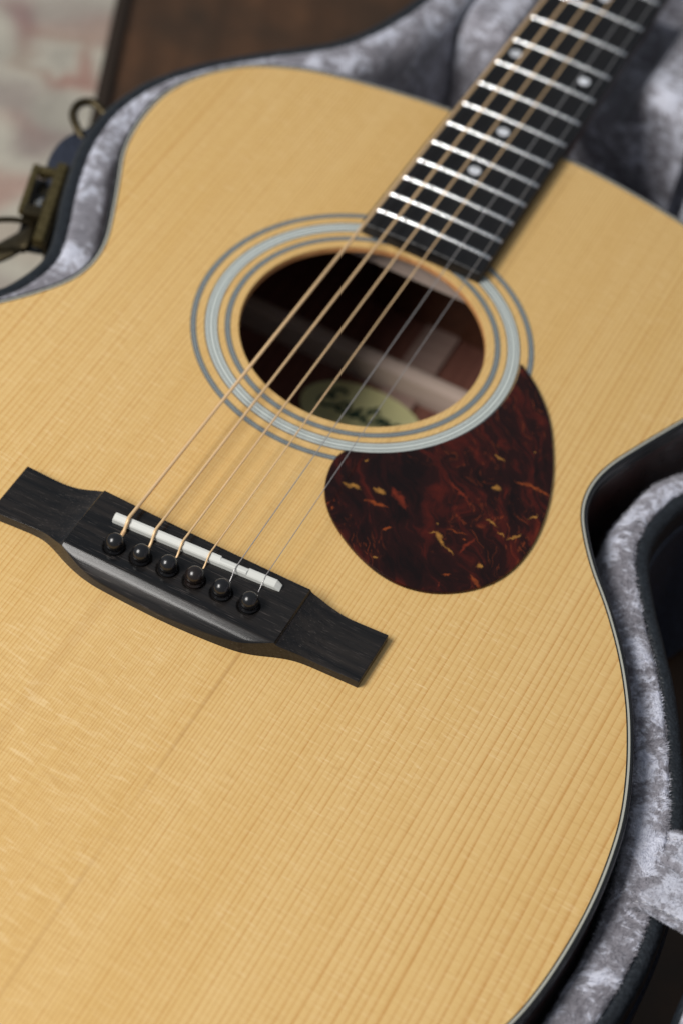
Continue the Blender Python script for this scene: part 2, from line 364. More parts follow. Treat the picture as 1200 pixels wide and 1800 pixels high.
fl = mesh('floor', V, F, fm, smooth=False); fl['kind'] = 'structure'
# rug: a woven sheet whose floral print is worked out cell by cell
E0 = np.array([-264.8, 418.3]); ED = np.array([0.392, -0.92]); EN = np.array([-0.92, -0.392])
us = np.r_[np.linspace(-1300, -420, 60), np.linspace(-414, 520, 300), np.linspace(526, 1500, 60)]
vs = np.r_[np.linspace(9, 320, 110), np.linspace(326, 1900, 70)]
def blob(P, c, r, s=0.35): return 1 / (1 + np.exp((np.hypot(P[..., 0] - c[0], P[..., 1] - c[1]) - r) / (s * r)))
def rug_colour(X, Y):
    P = np.stack([X, Y], -1); n1 = np.array([[0.0]])
    wx = 7 * np.sin(Y * 0.11) + 5 * np.sin(X * 0.17 + 1); wy = 7 * np.sin(X * 0.13 + 2) + 5 * np.sin(Y * 0.19)
    Q = P + np.stack([wx, wy], -1) * 0.5
    col = np.ones(X.shape + (3,)) * np.array([0.50, 0.462, 0.378])
    def paint(mask, c): nonlocal col; mask = mask * 0.88; col = col * (1 - mask[..., None]) + mask[..., None] * np.array(c)
    PINK, RED, GREY, MAUVE, TAN = (0.36, 0.16, 0.125), (0.21, 0.05, 0.06), (0.255, 0.23, 0.195), (0.21, 0.145, 0.14), (0.34, 0.245, 0.185)
    def flower(c, r):
        a = np.arctan2(Q[..., 1] - c[1], Q[..., 0] - c[0]); d = np.hypot(Q[..., 0] - c[0], Q[..., 1] - c[1])
        ring = np.exp(-((d - r * (0.85 + 0.13 * np.cos(5 * a))) / (0.28 * r)) ** 2); paint(0.75 * ring, TAN)
        paint(0.8 * ring * (np.cos(a + 0.5) > -0.1) * np.clip(np.cos(a + 0.5) + 0.1, 0, 1), PINK); paint(0.55 * blob(Q, c, r * 0.32), GREY)
    def leaf(c, L, ang, colr, wd=0.35, k=0.8):
        dx, dy = Q[..., 0] - c[0], Q[..., 1] - c[1]; u_ = dx * math.cos(ang) + dy * math.sin(ang); v_ = -dx * math.sin(ang) + dy * math.cos(ang) + 0.012 * u_ ** 2 * 0.5
        paint(k / (1 + np.exp(((u_ / L) ** 2 + (v_ / (L * wd)) ** 2 - 1) * 1.5)), colr)
    rr = np.random.default_rng(3)
    for i in range(-4, 8):
        for j in range(0, 12):
            c = E0 + ED * (i * 175 + 60 + (j % 2) * 85 + rr.uniform(-15, 15)) + EN * (70 + j * 155 + rr.uniform(-15, 15))
            if -320 < c[0] < -180 and 150 < c[1] < 420: continue
            flower(c, 26); leaf(c + np.array([55, 10]), 26, rr.uniform(0, 3), MAUVE); leaf(c + np.array([-30, 60]), 20, rr.uniform(0, 3), RED); leaf(c + np.array([-50, -40]), 30, rr.uniform(0, 3), GREY)
    flower((-271, 345), 22)                               # the corner that shows beside the case
    leaf((-304, 366), 17, -0.5, RED, 0.5, 0.9); leaf((-266, 377), 24, 0.3, PINK, 0.45, 0.7); leaf((-288, 385), 30, 0.5, MAUVE, 0.4, 0.6); leaf((-250, 392), 30, 0.7, TAN, 0.4, 0.6)
    leaf((-271, 303), 30, -0.45, MAUVE, 0.33, 0.8); leaf((-248, 309), 17, -0.9, GREY, 0.55, 0.85); leaf((-240, 292), 18, 0.7, MAUVE, 0.36, 0.8); leaf((-262, 290), 16, 0.2, PINK, 0.4, 0.35)
    leaf((-243, 243), 22, 1.0, PINK, 0.5, 0.85); leaf((-232, 345), 14, 1.2, GREY, 0.4, 0.4); leaf((-303, 330), 20, 1.2, GREY, 0.4, 0.5); leaf((-225, 215), 18, 0.3, TAN, 0.5, 0.6); leaf((-205, 180), 22, 0.9, MAUVE, 0.4, 0.6)
    col = col * (0.93 + 0.14 * rng.random(X.shape))[..., None]
    return col
UU, VV = np.meshgrid(us, vs, indexing='ij'); XY = E0 + UU[..., None] * ED + VV[..., None] * EN
zz = -125.6 + 0.35 * (rng.random(UU.shape) - 0.5)
RV = np.c_[XY.reshape(-1, 2), zz.ravel()]
rm = mat('rug_wool', rough=0.95, spec=0.1, sheen=0.3); tr = NT(rm)
at = tr.n('ShaderNodeAttribute'); at.attribute_name = 'weave'; wn_ = tr.noise(tr.mm, 0.9, 3, 0.6)
tr.base(tr.mix(0.35, at.outputs['Color'], tr.mix(wn_, (0, 0, 0), (1, 1, 1)), 'SOFT_LIGHT')); tr.bump(wn_, 0.8, 1.0)
rug = empty('rug', (-700, 300, FLOOR_Z), 'faded beige floral rug lying on the dark floor at the left of the open case', 'rug')
pile = mesh('pile', RV, grid_faces(len(us), len(vs), flip=False), rm, rug); recalc(pile)
ca = pile.data.color_attributes.new('weave', 'FLOAT_COLOR', 'POINT')
cl = rug_colour(XY[..., 0], XY[..., 1]).reshape(-1, 3); ca.data.foreach_set('color', np.c_[cl, np.ones(len(cl))].ravel())
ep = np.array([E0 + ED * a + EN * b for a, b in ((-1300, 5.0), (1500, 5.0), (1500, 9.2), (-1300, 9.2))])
V, F = prism(ep, FLOOR_Z + 0.2, -125.2, 1.2); edg = mesh('bound_shadow_edge', V, F, mat('rug_binding_shadow', (0.022, 0.012, 0.006), 0.9), rug, smooth=False); recalc(edg)  # dark bound edge, coloured also to stand in for the rug's floor shadow
V, F = prism(np.array([E0 + ED * a + EN * b for a, b in ((-1300, 9.3), (1500, 9.3), (1500, 1900), (-1300, 1900))]), FLOOR_Z + 0.2, -126.4); recalc(mesh('backing', V, F, rm, rug, smooth=False))

# ------------------------------------------------------------------ the guitar
guitar = empty('acoustic_guitar', (0, 40, -104), 'acoustic guitar with honey spruce top and tortoiseshell pickguard lying in a plush lined case', 'guitar')
half = [(0, 288.8), (33, 288.0), (55.2, 285.4), (82, 280.4), (98, 275.9), (113.5, 268.2), (124, 260.4), (134.5, 247.3), (140.6, 234.6), (143.9, 221.5), (144.2, 206), (142.3, 191), (138.6, 177.6), (132.9, 165),
        (127, 151.8), (121.4, 138.6), (117.5, 128.3), (115.4, 117), (116.4, 105.4), (120.8, 95.0), (131, 79.6), (144.1, 63.8), (156.9, 45.8), (167, 28.3), (174.2, 12.6), (180.4, -4), (185.4, -22.5), (188.1, -43), (188.9, -61), (188.2, -80), (186.2, -98), (182.6, -114),
        (174, -137), (158, -162), (134, -183), (100, -196.5), (52, -203), (0, -204.5)]
R_ = np.array(half); out = np.r_[R_[::-1], (R_[1:-1] * [-1, 1])]   # bottom -> right side up -> top -> left side down: counter-clockwise
OUT = smooth_closed(catmull(out, 640), 3)
HC = np.array([0.0, 139.8]); HR = 50.6
def radial(Pl, ang):
    d = Pl - HC; a = np.unwrap(np.arctan2(d[:, 1], d[:, 0])); r = np.hypot(d[:, 0], d[:, 1])
    o = np.argsort(a % (2 * math.pi)); return np.interp(ang, (a % (2 * math.pi))[o], r[o], period=2 * math.pi)
NA = 720; AN = np.linspace(0, 2 * math.pi, NA, endpoint=False); CS = np.c_[np.cos(AN), np.sin(AN)]
TOP_EDGE = offset(OUT, -2.9)
re_ = radial(TOP_EDGE, AN); ROWS = []
for k, (f, z) in enumerate(((None, -3.0), (None, -0.5), (None, 0.0), (0.0, 0), (0.25, 0), (0.6, 0), (1.0, 0), (1.0, -3.0))):
    if f is None: r = np.full(NA, HR + (0.5 if k == 2 else 0.0)); r = r + (0.15 if k == 1 else 0)
    else: r = (HR + 3) * (1 - f) + re_ * f
    ROWS.append(np.c_[HC + CS * r[:, None], np.full(NA, float(z))])
V = np.stack(ROWS, 1).reshape(-1, 3); n = len(ROWS); F = grid_faces(NA, n, True, True)
F += [(i * n, i * n + n - 1, ((i + 1) % NA) * n + n - 1, ((i + 1) % NA) * n) for i in range(NA)]
mi = [1 if (q % (n - 1)) < 1 and q < NA * (n - 1) else 0 for q in range(len(F))]
top = mesh('soundboard', V, F, [MT['spruce'], MT['rim_wood']], guitar, mi=mi); recalc(top); sharp(top, 40)
def ring_obj(name, radii, mats, parent, z=0.12):
    """concentric flush inlay: radii r0..rk, one material per band"""
    radii = list(radii); k = len(radii); uq = list(dict.fromkeys(m_.name for m_ in mats)); ms = [bpy.data.materials[u] for u in uq]
    V = [(HC[0] + r * CS[i, 0], HC[1] + r * CS[i, 1], zz_) for i in range(0, NA, 2) for r, zz_ in [(radii[0], 0.005)] + [(q, z) for q in radii] + [(radii[-1], 0.005)]]
    F = grid_faces(NA // 2, k + 2, True, True); per = k + 1; mi = []
    for i in range(NA // 2):
        for j in range(per): mi.append(uq.index(mats[min(max(j - 1, 0), k - 2)].name))
    o = mesh(name, V, F, ms, parent, smooth=False, mi=mi); recalc(o); return o
D_, W_, G_ = MT['dark_r'], MT['white_r'], MT['grey_r']
ring_obj('rosette_ring', (54.4, 54.95, 55.4, 55.8, 56.25, 56.8), (D_, G_, D_, G_, D_), top)
ring_obj('rosette_ring', (59.6, 60.15, 61.1, 61.6, 63.0, 63.5, 64.45, 65.05), (D_, W_, D_, W_, D_, W_, D_), top)
ring_obj('rosette_ring', (68.4, 68.95, 69.4, 69.8, 70.25, 70.8), (D_, G_, D_, G_, D_), top)
# binding, purfling, side, back: profiles carried round the outline
def sweep(name, prof, m, parent, P=OUT, closed=True, base_off=0.0, sm=True, ang=50):
    nrm = normals(P); rows = [np.c_[P + nrm * d, np.full(len(P), z)] for d, z in prof]
    V = np.stack(rows, 1).reshape(-1, 3); k = len(prof); F = grid_faces(len(P), k, True)
    if closed: F += [(i * k + k - 1, ((i + 1) % len(P)) * k + k - 1, ((i + 1) % len(P)) * k, i * k) for i in range(len(P))]
    o = mesh(name, V, F, m, parent, smooth=sm); recalc(o)
    return sharp(o, ang)
sweep('purfling_line', [(-2.95, -1.5), (-2.95, 0.06), (-2.4, 0.06), (-2.4, -1.5)], MT['blackpl'], guitar)
sweep('cream_purfling', [(-2.4, -1.5), (-2.4, 0.08), (-1.6, 0.06), (-1.6, -1.5)], MT['cream'], guitar)
sweep('binding', [(-1.6, -6), (-1.6, 0.03), (-1.0, 0.04), (-0.55, -0.08), (-0.2, -0.45), (-0.02, -1.0), (0.05, -1.6), (0.05, -6)], MT['blackpl'], guitar)
sweep('body_side', [(-2.4, -3.4), (-0.05, -6), (0, -7), (0, -99.4), (-2.4, -99.4)], MT['rosewood'], guitar)
BK = offset(OUT, 0.02); V, F = prism(BK, -103.2, -99.5); bk = mesh('body_back', V, F, MT['backwood'], guitar, smooth=False)
sweep('back_binding', [(0.1, -104), (0.1, -99.45), (0.35, -99.4), (0.6, -99.8), (0.6, -103.4), (0.3, -104)], MT['blackpl'], guitar)
V, F = box(-9.5, 8.0, -195, 278, -99.4, -97.6); bevel(mesh('back_strip', V, F, MT['strip'], bk, smooth=False), 0.7)
def cross_brace(name, x0, x1, y0, y1, z0, z1, parent, down=False):
    n = 40; V = []; F = []
    prof = [(0, 0), (0, .8), (.06, .94), (.3, 1), (.7, 1), (.94, .94), (1, .8), (1, 0)]
    for i in range(n):
        x = x0 + (x1 - x0) * i / (n - 1); e = min(1, 0.25 + min(i, n - 1 - i) / 6)
        for a, b in prof: V.append((x, y0 + (y1 - y0) * a, z0 + (z1 - z0) * b * e))
    F = grid_faces(n, len(prof)) + [tuple(range(8)), tuple(range((n - 1) * 8, n * 8))]
    o = mesh(name, V, F, MT['brace'], parent); recalc(o); sharp(o, 50); return o
cross_brace('back_brace', -112, 112, 204.5, 213.5, -99.4, -86, bk); cross_brace('back_brace', -110, 110, 84, 92, -99.4, -86, bk)
cross_brace('back_brace', -172, 172, -20, -10, -99.4, -87, bk); cross_brace('back_brace', -178, 178, -112, -102, -99.4, -87, bk)
cross_brace('top_brace', -134, 134, 197.5, 208, -3.2, -20.5, top)
V, F = box(-38, 38, 252, 285.2, -99.2, -3.2); mesh('neck_block', V, F, MT['mahogany'], guitar, smooth=False)
# paper label on the back under the sound hole, with its hand lettered name
lab = np.array([(-9 + 30 * math.cos(a), 181.5 + 18.5 * math.sin(a)) for a in np.linspace(0, 2 * math.pi, 64, endpoint=False)])
V, F = prism(lab, -99.4, -97.1); label = mesh('paper_label', V, F, MT['paper'], guitar, smooth=False)
def strokes(name, lines, m, parent, r, z):
    parts = [tube([(x, y, z) for x, y in catmull(l, 30, False)], r, 6) for l in lines]; V, F = joined(parts); o = mesh(name, V, F, m, parent); return o
def place(lines, x0, y0, s, slant=0.22): return [[(x0 + s * (x + slant * y), y0 + s * y) for x, y in l] for l in lines]
word = [  # E a s t m a n, written with a brush pen
    [(1.15, 1.75), (0.75, 2.0), (0.25, 1.75), (0.35, 1.2), (0.8, 1.05), (0.2, 0.9), (0.0, 0.4), (0.35, 0.0), (0.9, 0.1), (1.25, 0.4)],
    [(2.15, 0.85), (1.75, 1.0), (1.45, 0.55), (1.6, 0.05), (1.95, 0.2), (2.15, 0.8), (2.1, 0.15), (2.4, 0.1)],
    [(2.5, 0.2), (2.9, 1.05), (2.85, 0.6), (3.0, 0.25), (2.75, 0.0), (2.5, 0.1)], [(3.0, 0.1), (3.3, 0.4)],
    [(3.65, 1.75), (3.5, 0.8), (3.5, 0.15), (3.75, 0.0), (4.0, 0.25)], [(3.2, 1.2), (4.1, 1.35)],
    [(4.2, 0.9), (4.25, 0.0)], [(4.25, 0.55), (4.55, 1.0), (4.7, 0.6), (4.7, 0.0)], [(4.72, 0.55), (5.0, 1.0), (5.15, 0.6), (5.15, 0.05), (5.4, 0.1)],
    [(6.1, 0.85), (5.75, 1.0), (5.45, 0.55), (5.6, 0.05), (5.9, 0.2), (6.1, 0.8), (6.1, 0.15), (6.35, 0.1)], [(6.5, 0.9), (6.5, 0.0)], [(6.5, 0.55), (6.85, 1.0), (7.0, 0.6), (7.0, 0.05), (7.3, 0.2)]]
strokes('lettering', place(word, -31, 179.0, 6.4), MT['ink'], label, 0.95, -97.0)
# fingerboard, frets, dots
SCALE = 645.0
def fy(n_): return SCALE * 2 ** (-n_ / 12)
def half_w(y): d = SCALE - y; return (43.5 + 12.7 * d / (SCALE / 2)) * 0.911 / 2 + 0.6
def crown(x): return 6.75 - x * x / (2 * 406.0)
FB_END = 192.4
ys = np.r_[FB_END, FB_END + 0.5, FB_END + 1.3, np.linspace(FB_END + 4, 645, 60)]; V = []; nx = 17
for k, y in enumerate(ys):
    hw = half_w(y) + (0 if k > 2 else (-1.4, -0.55, -0.12)[k])
    row = []
    for i in range(nx):
        x = -hw + 2 * hw * i / (nx - 1); row.append((x + 0.9 * max(0, (250 - y) / 250), y, crown(x) - (0.5 if k == 0 else 0)))
    V += [(row[0][0], y, 0.06)] + [(row[0][0], y, row[0][2] - 0.4)] + [(p[0] + (0.35 if i == 0 else -0.35 if i == nx - 1 else 0), p[1], p[2]) for i, p in enumerate(row)] + [(row[-1][0], y, row[-1][2] - 0.4), (row[-1][0], y, 0.06)]
nv = nx + 4; F = grid_faces(len(ys), nv) + [tuple(range(nv)), tuple(range((len(ys) - 1) * nv, len(ys) * nv))] + [(i * nv, (i + 1) * nv, (i + 1) * nv + nv - 1, i * nv + nv - 1) for i in range(len(ys) - 1)]
fb = mesh('fingerboard', V, F, MT['ebony_y'], guitar); recalc(fb); sharp(fb, 30)
for n_ in range(1, 21):
    y0 = fy(n_); hw = half_w(y0) - 0.45; V = []; nx2 = 25; pr = [(-1.05, -0.1), (-0.95, 0.35), (-0.6, 0.78), (0, 0.98), (0.6, 0.78), (0.95, 0.35), (1.05, -0.1)]
    sh = 0.9 * max(0, (250 - y0) / 250)
    for i in range(nx2):
        x = -hw + 2 * hw * i / (nx2 - 1); e = min(1, 0.35 + min(i, nx2 - 1 - i) * 0.65)
        for a, b in pr: V.append((x + sh, y0 + a, crown(x) + b * e))
    F = grid_faces(nx2, len(pr)) + [tuple(range(len(pr))), tuple(range((nx2 - 1) * len(pr), nx2 * len(pr)))]
    recalc(mesh('fret', V, F, MT['fret'], fb))
def dot(x, y, r=2.75):
    V, F = lathe([(0.01, 0.16), (r - 0.4, 0.14), (r, 0.04), (r, -1.2)], (x, y, crown(x)), 24); recalc(mesh('position_dot', V, F, MT['pearl'], fb))
for n_ in (3, 5, 7, 9, 15, 17): dot(-0.9 if n_ > 10 else 0, (fy(n_) + fy(n_ - 1)) / 2 - 0.2)
dot(-18.8, 332.6); dot(15.9, 332.6)
# neck, heel, nut, headstock
V = []; ns = 30
for k in range(ns):
    y = 287.0 + (658 - 287.0) * k / (ns - 1); hw = half_w(min(y, 645)) - 0.15; dp = 21 - 3.0 * k / (ns - 1); hl = max(0, 1 - (y - 287) / 48.0); dp = dp + 66 * hl ** 2.2
    for a in np.linspace(math.pi, 2 * math.pi, 21):
        q = 1 - 0.25 * hl; V.append((hw * math.copysign(abs(math.cos(a)) ** 0.85, math.cos(a)) * (1 if math.sin(a) > -0.3 else q), y, 0.05 + dp * math.sin(a)))
F = grid_faces(ns, 21) + [tuple(range(21)), tuple(range((ns - 1) * 21, ns * 21))] + [(i * 21, (i + 1) * 21, (i + 1) * 21 + 20, i * 21 + 20) for i in range(ns - 1)]
neck = mesh('neck', V, F, MT['mahogany'], guitar); recalc(neck); sharp(neck, 50)
V, F = box(-20.4, 20.4, 645.1, 650.5, 0.2, 9.6); bevel(mesh('nut', V, F, MT['bone'], guitar, smooth=False), 0.8)
hs = np.array([(-21, 651), (21, 651), (33, 676), (36, 830), (12, 838), (-12, 838), (-36, 830), (-33, 676)], float)
V, F = prism(hs, -17, -1.5); V = np.array(V); V[:, 2] -= (V[:, 1] - 651) * 0.24; hd = mesh('headstock', V, F, MT['mahogany'], guitar, smooth=False); recalc(hd)
for s_ in (-1, 1):
    for k in range(3):
        y = 690 + 50 * k; z = -1.5 - (y - 651) * 0.24; V, F = joined([lathe([(0.01, 9), (2.8, 8.5), (3, 0), (5.5, 0), (5.5, -1.5)], (s_ * 20, y, z), 16), box(s_ * 33 - 12, s_ * 33 + 12, y - 5, y + 5, z - 13, z - 5)])
        recalc(mesh('tuner', V, F, MT['fret'], hd, smooth=False))
# bridge: one carved block, wings scooped, back edge rolled, pin holes countersunk
def lerp(x, xs_, ys_): return np.interp(x, xs_, ys_)
BX0, BX1 = -75.2, 77.9
fx = catmull([(-76, 3.2), (-62, 2.9), (-54, 3.4), (-48, 4.6), (-44, 5.0), (-25, 4.7), (0, 4.4), (25, 4.4), (44, 4.6), (49, 5.0), (55, 4.5), (63, 4.1), (78.5, 5.0)], 400, False)
bx = catmull([(-76, -22.6), (-64, -21.6), (-57, -21.2), (-52, -21.6), (-47, -23.3), (-41.5, -25.7), (-36, -27.7), (-30, -29.2), (-22, -30.1), (0, -30.6), (16, -30.0), (30, -28.7), (38, -26.8), (46.5, -23.2), (51.5, -21.4), (57, -20.4), (66, -19.9), (78.5, -19.4)], 400, False)
pins = [(-25.7, -16.3), (-14.9, -15.6), (-3.9, -14.9), (7.0, -14.4), (18.2, -14.1), (29.4, -13.9)]
def bridge_h(x, y):
    a = np.abs(x - 1.3); H = 9.1
    w_ = np.clip((a - 44.0) / 18.0, 0, 1); scoop = 3.7 + (H - 3.7) * (1 - np.sqrt(np.clip(1 - (1 - w_) ** 2, 0, 1))) ** 0.9
    scoop = np.where(a < 44.0, 99, scoop)
    yb = lerp(x, bx[:, 0], bx[:, 1]); y_c = -23.8                     # crease of the rolled back
    d = np.clip(y_c + 0.6 - y, 0, None); s_ = np.interp(np.linspace(0, 14, 281), [0, 0.9, 2.6, 4.0, 6.0, 14], [0.0, 0.50, 0.60, 0.95, 1.05, 1.05]); cum = np.r_[0, np.cumsum((s_[1:] + s_[:-1]) * 0.025)]
    roll = np.maximum(H - np.interp(d, np.linspace(0, 14, 281), cum), 1.7)
    def smin(p, q_, k_): h_ = np.clip(0.5 + 0.5 * (q_ - p) / k_, 0, 1); return q_ * (1 - h_) + p * h_ - k_ * h_ * (1 - h_)
    kk = np.where(x < 0, 2.6, 0.5)
    return np.minimum(smin(np.minimum(H, roll), np.where(a < 44.0, H + 99, scoop + kk * 0.25), kk), H)
nxb, nyb = 380, 92; gx = np.linspace(BX0, BX1, nxb); V = np.zeros((nxb, nyb + 4, 3))
for i, x in enumerate(gx):
    yf, yb = lerp(x, fx[:, 0], fx[:, 1]), lerp(x, bx[:, 0], bx[:, 1])
    yy = np.linspace(yb, yf, nyb); xx = np.full(nyb, x); h = bridge_h(xx, yy)
    for px, py in pins:
        r = np.hypot(xx - px, yy - py); h = h - 1.0 * np.clip((4.55 - r) / 0.9, 0, 1)
        slot = np.hypot((xx - px - 0.2), (yy - py - 4.6)); h = h - 1.2 * np.clip((1.3 - slot) / 0.6, 0, 1)
    ev = np.full(nyb, 0.0); ev[0] = ev[-1] = 0.16; ev[1] = ev[-2] = 0.03
    if i in (0, nxb - 1): ev += 0.3
    h = h - ev
    V[i, 2:-2] = np.c_[xx, yy, h]
    V[i, 0] = (x, yb - 0.02, 0.02); V[i, 1] = (x, yb - 0.02, max(0.5, h[0] - 0.25)); V[i, -2] = (x, yf + 0.02, max(0.5, h[-1] - 0.25)); V[i, -1] = (x, yf + 0.02, 0.02)
k = nyb + 4; F = grid_faces(nxb, k) + [tuple(range(k)), tuple(range((nxb - 1) * k, nxb * k))] + [(i * k, (i + 1) * k, (i + 1) * k + k - 1, i * k + k - 1) for i in range(nxb - 1)]
bridge = mesh('bridge', V.reshape(-1, 3), F, MT['ebony'], guitar); recalc(bridge); sharp(bridge, 32)
# saddle: slanted bone strip, stepped where the second string is compensated
sa, sb_ = np.array([-32.3, -5.3]), np.array([35.9, -1.1]); sd = (sb_ - sa) / np.linalg.norm(sb_ - sa); sn = np.array([-sd[1], sd[0]]); SL = np.linalg.norm(sb_ - sa)
secs = []
full = [(-1.55, 8.2), (-1.55, 10.75), (-1.25, 11.25), (0.45, 12.1), (1.35, 12.1), (1.6, 11.8), (1.6, 8.2)]
back_ = [(-1.55, 8.2), (-1.55, 10.9), (-1.2, 11.5), (-0.6, 11.8), (0.6, 11.85), (1.1, 11.6), (1.1, 8.2)]
front_ = [(-1.55, 8.2), (-1.55, 10.5), (-1.25, 10.95), (0.6, 11.7), (1.4, 11.75), (1.6, 11.5), (1.6, 8.2)]
for s_, prof in ((0, full), (0.35, full), (20, full), (43.3, full), (43.5, full), (43.9, back_), (50, back_), (54.6, back_), (54.95, front_), (60, front_), (SL - 2.2, front_), (SL, front_)):
    end = 0.45 if s_ in (0, SL) else 0
    if s_ == SL: prof = [(d_, z_ if z_ < 9 else z_ - 1.1) for d_, z_ in prof]
    secs.append([(*(sa + sd * s_ + sn * d_ * (1 - 0.25 * end)), z_ - end * (1 if z_ > 9 else 0)) for d_, z_ in prof])
k = len(full); V = np.array(secs).reshape(-1, 3); F = grid_faces(len(secs), k) + [tuple(range(k)), tuple(range((len(secs) - 1) * k, len(secs) * k))]
sad = mesh('saddle', V, F, MT['bone'], bridge, smooth=False); recalc(sad)
pin_prof = [(0.01, 7.15)] + [(3.55 * math.sin(a), 3.55 + 3.6 * math.cos(a)) for a in np.linspace(0.12, 2.15, 18)] + [(2.95, 1.35), (3.5, 0.75), (3.62, 0.2), (3.4, -0.4), (2.7, -0.9), (2.6, -3)]
pm = None
for i, (px, py) in enumerate(pins):
    if pm is None: V, F = lathe(pin_prof, (0, 0, 0), 32); o = recalc(mesh('bridge_pin', V, F, MT['pin'], bridge)); pm = o.data
    else: o = link(bpy.data.objects.new('bridge_pin', pm), bridge)
    if i == 3:
        o.data = pm.copy(); o.data.materials[0] = mat('brown_ebony_pin', (0.013, 0.0088, 0.008), 0.25, spec=0.6); o['label'] = 'slightly browner bridge pin'
    o.location = o.location + Vector((px + 0.15, py + 0.1, 8.55)) * S; o.rotation_euler = (random.uniform(-.07, .02), random.uniform(-.06, .06), random.uniform(0, 6))
# strings
dia = (1.38, 1.08, 0.84, 0.64, 0.42, 0.32)
for i in range(6):
    xs_ = 1.22 + (i - 2.5) * 11.146; xn_ = -18.6 + i * 7.3; r = dia[i] / 2
    ss = ((xs_ - sa[0]) / sd[0]); ysad = (sa + sd * ss)[1] + (-0.55 if i == 4 else 1.0 if i == 5 else 0.75); zs = (12.1, 12.1, 12.1, 12.1, 11.8, 11.65)[i] + r
    px, py = pins[i]; pin_in = (px + 0.15 - (0.5 if i == 0 else 0), py + 4.3, 7.9)
    nut = np.array([xn_, 646.0, 9.3 + r]); s0 = np.array([xs_, ysad, zs])
    m_ = MT['bronze'] if i < 4 else MT['steel']
    mid = np.array([xs_ * 0.6 + px * 0.4, ysad - 1.7, zs - 0.45])
    path = [pin_in, (pin_in[0] * .7 + mid[0] * .3, pin_in[1] + 0.6 * (mid[1] - pin_in[1]) - 0.4, 9.4), tuple(mid), tuple(s0 + [0, 0.0, 0.02]), tuple(s0 + (nut - s0) * 0.004 + [0, 0, 0.0])]
    P = np.r_[catmull(path, 40, False), [s0 + (nut - s0) * f for f in np.linspace(0.02, 1, 60)]]
    V, F = tube(P, r, 12); o = recalc(mesh('string', V, F, m_, guitar)); o['label'] = 'bronze wound string' if i < 4 else 'plain steel string'
    if i < 2:                                              # the ball-end wrap shows between pin and saddle
        q = catmull(path, 200, False); L = 62 if i == 0 else 34; q = q[6:6 + L]; turns = 9 if i == 0 else 5
        T = np.gradient(q, axis=0); T /= np.linalg.norm(T, axis=1)[:, None]; A = np.cross(T, [1, 0, 0]); A /= np.linalg.norm(A, axis=1)[:, None]; B = np.cross(T, A)
        g = np.linspace(0, turns * 2 * math.pi, len(q)); qq = resample(np.c_[q, A, B, g], 260, False)
        hel = qq[:, :3] + (r + 0.02) * (np.cos(qq[:, 9])[:, None] * qq[:, 3:6] + np.sin(qq[:, 9])[:, None] * qq[:, 6:9])
        V, F = tube(hel, 0.19, 6); recalc(mesh('winding', V, F, m_, o))
# pickguard
pgo = [(61.9, 159.5), (70.5, 153.5), (79.2, 145.0), (86.6, 135.2), (93.0, 123.3), (98.9, 109.6), (103.2, 95.2), (105.6, 80.4), (105.5, 67.6), (103.1, 56.0), (98.0, 46.2), (90.3, 38.2), (80.9, 32.6), (70.2, 30.2), (59.4, 31.4), (47.8, 35.8), (37.6, 42.2), (30.4, 48.6), (25.2, 56.2), (22.4, 64.3), (21.4, 72.2), (22.8, 78.4)]
po = catmull(pgo, 150, False); a0, a1 = math.atan2(po[-1][1] - HC[1], po[-1][0] - HC[0]), math.atan2(po[0][1] - HC[1], po[0][0] - HC[0])
arc = np.array([HC + 65.5 * np.array([math.cos(a), math.sin(a)]) for a in np.linspace(a0, a1, 70)])[1:-1]
pg = resample(np.r_[po, arc], 400)[::-1]                  # counter-clockwise
if np.sum(pg[:, 0] * np.roll(pg[:, 1], -1) - np.roll(pg[:, 0], -1) * pg[:, 1]) < 0: pg = pg[::-1]
pg = smooth_closed(pg, 5)
V, F = prism(pg, 0.13, 1.55, 0.5); o = mesh('pickguard', V, F, MT['tort'], guitar); recalc(o); sharp(o, 8)

# ------------------------------------------------------------------ the case
case = empty('guitar_case', (4, 240, -125), 'open black guitar case with crushed grey plush lining and brass latches around the guitar', 'guitar case')
CX = 4.6
Lx = [(-137.2, 87.2), (-132.6, 101.3), (-131.3, 117.2), (-137.6, 135.3), (-144.1, 150.1), (-150.0, 165.6), (-155.9, 184.5), (-158.3, 204.8), (-157.2, 219.5), (-152.6, 237.2), (-146.3, 249.0), (-138.2, 261.2), (-122.5, 279.6), (-109.0, 293.4), (-95.8, 308.3), (-87.7, 323.4), (-81.4, 341.7), (-77.5, 358.7), (-74.5, 385), (-73, 420), (-72.5, 500), (-73, 620), (-80, 680), (-84, 760), (-80, 850), (-62, 872), (-30, 880), (4.6, 881)]
Rl = [(138.8, 118), (138.6, 110), (140.4, 100.8), (146.4, 88.5), (154.1, 75.5), (163.3, 62.0), (172.8, 47.4), (180.4, 33.4), (188.4, 17.0), (195.5, 0.9), (200.4, -14.0), (204.4, -31), (206.9, -50.7), (207.6, -66.4), (206.6, -84), (203.6, -101), (197, -125), (183, -158), (158, -187), (115, -209), (60, -219), (4.6, -221.5)]
mir = lambda L: [(2 * CX - x, y) for x, y in L]
right_side = Rl[::-1] + [(140.9, 130.0), (145.2, 142.8)] + mir(Lx)[4:]          # bottom up to the top end
left_side = Lx[::-1][1:] + mir(Rl)[3:-1]
NC = 1100
CASE = smooth_closed(catmull(right_side + left_side, NC), 10)
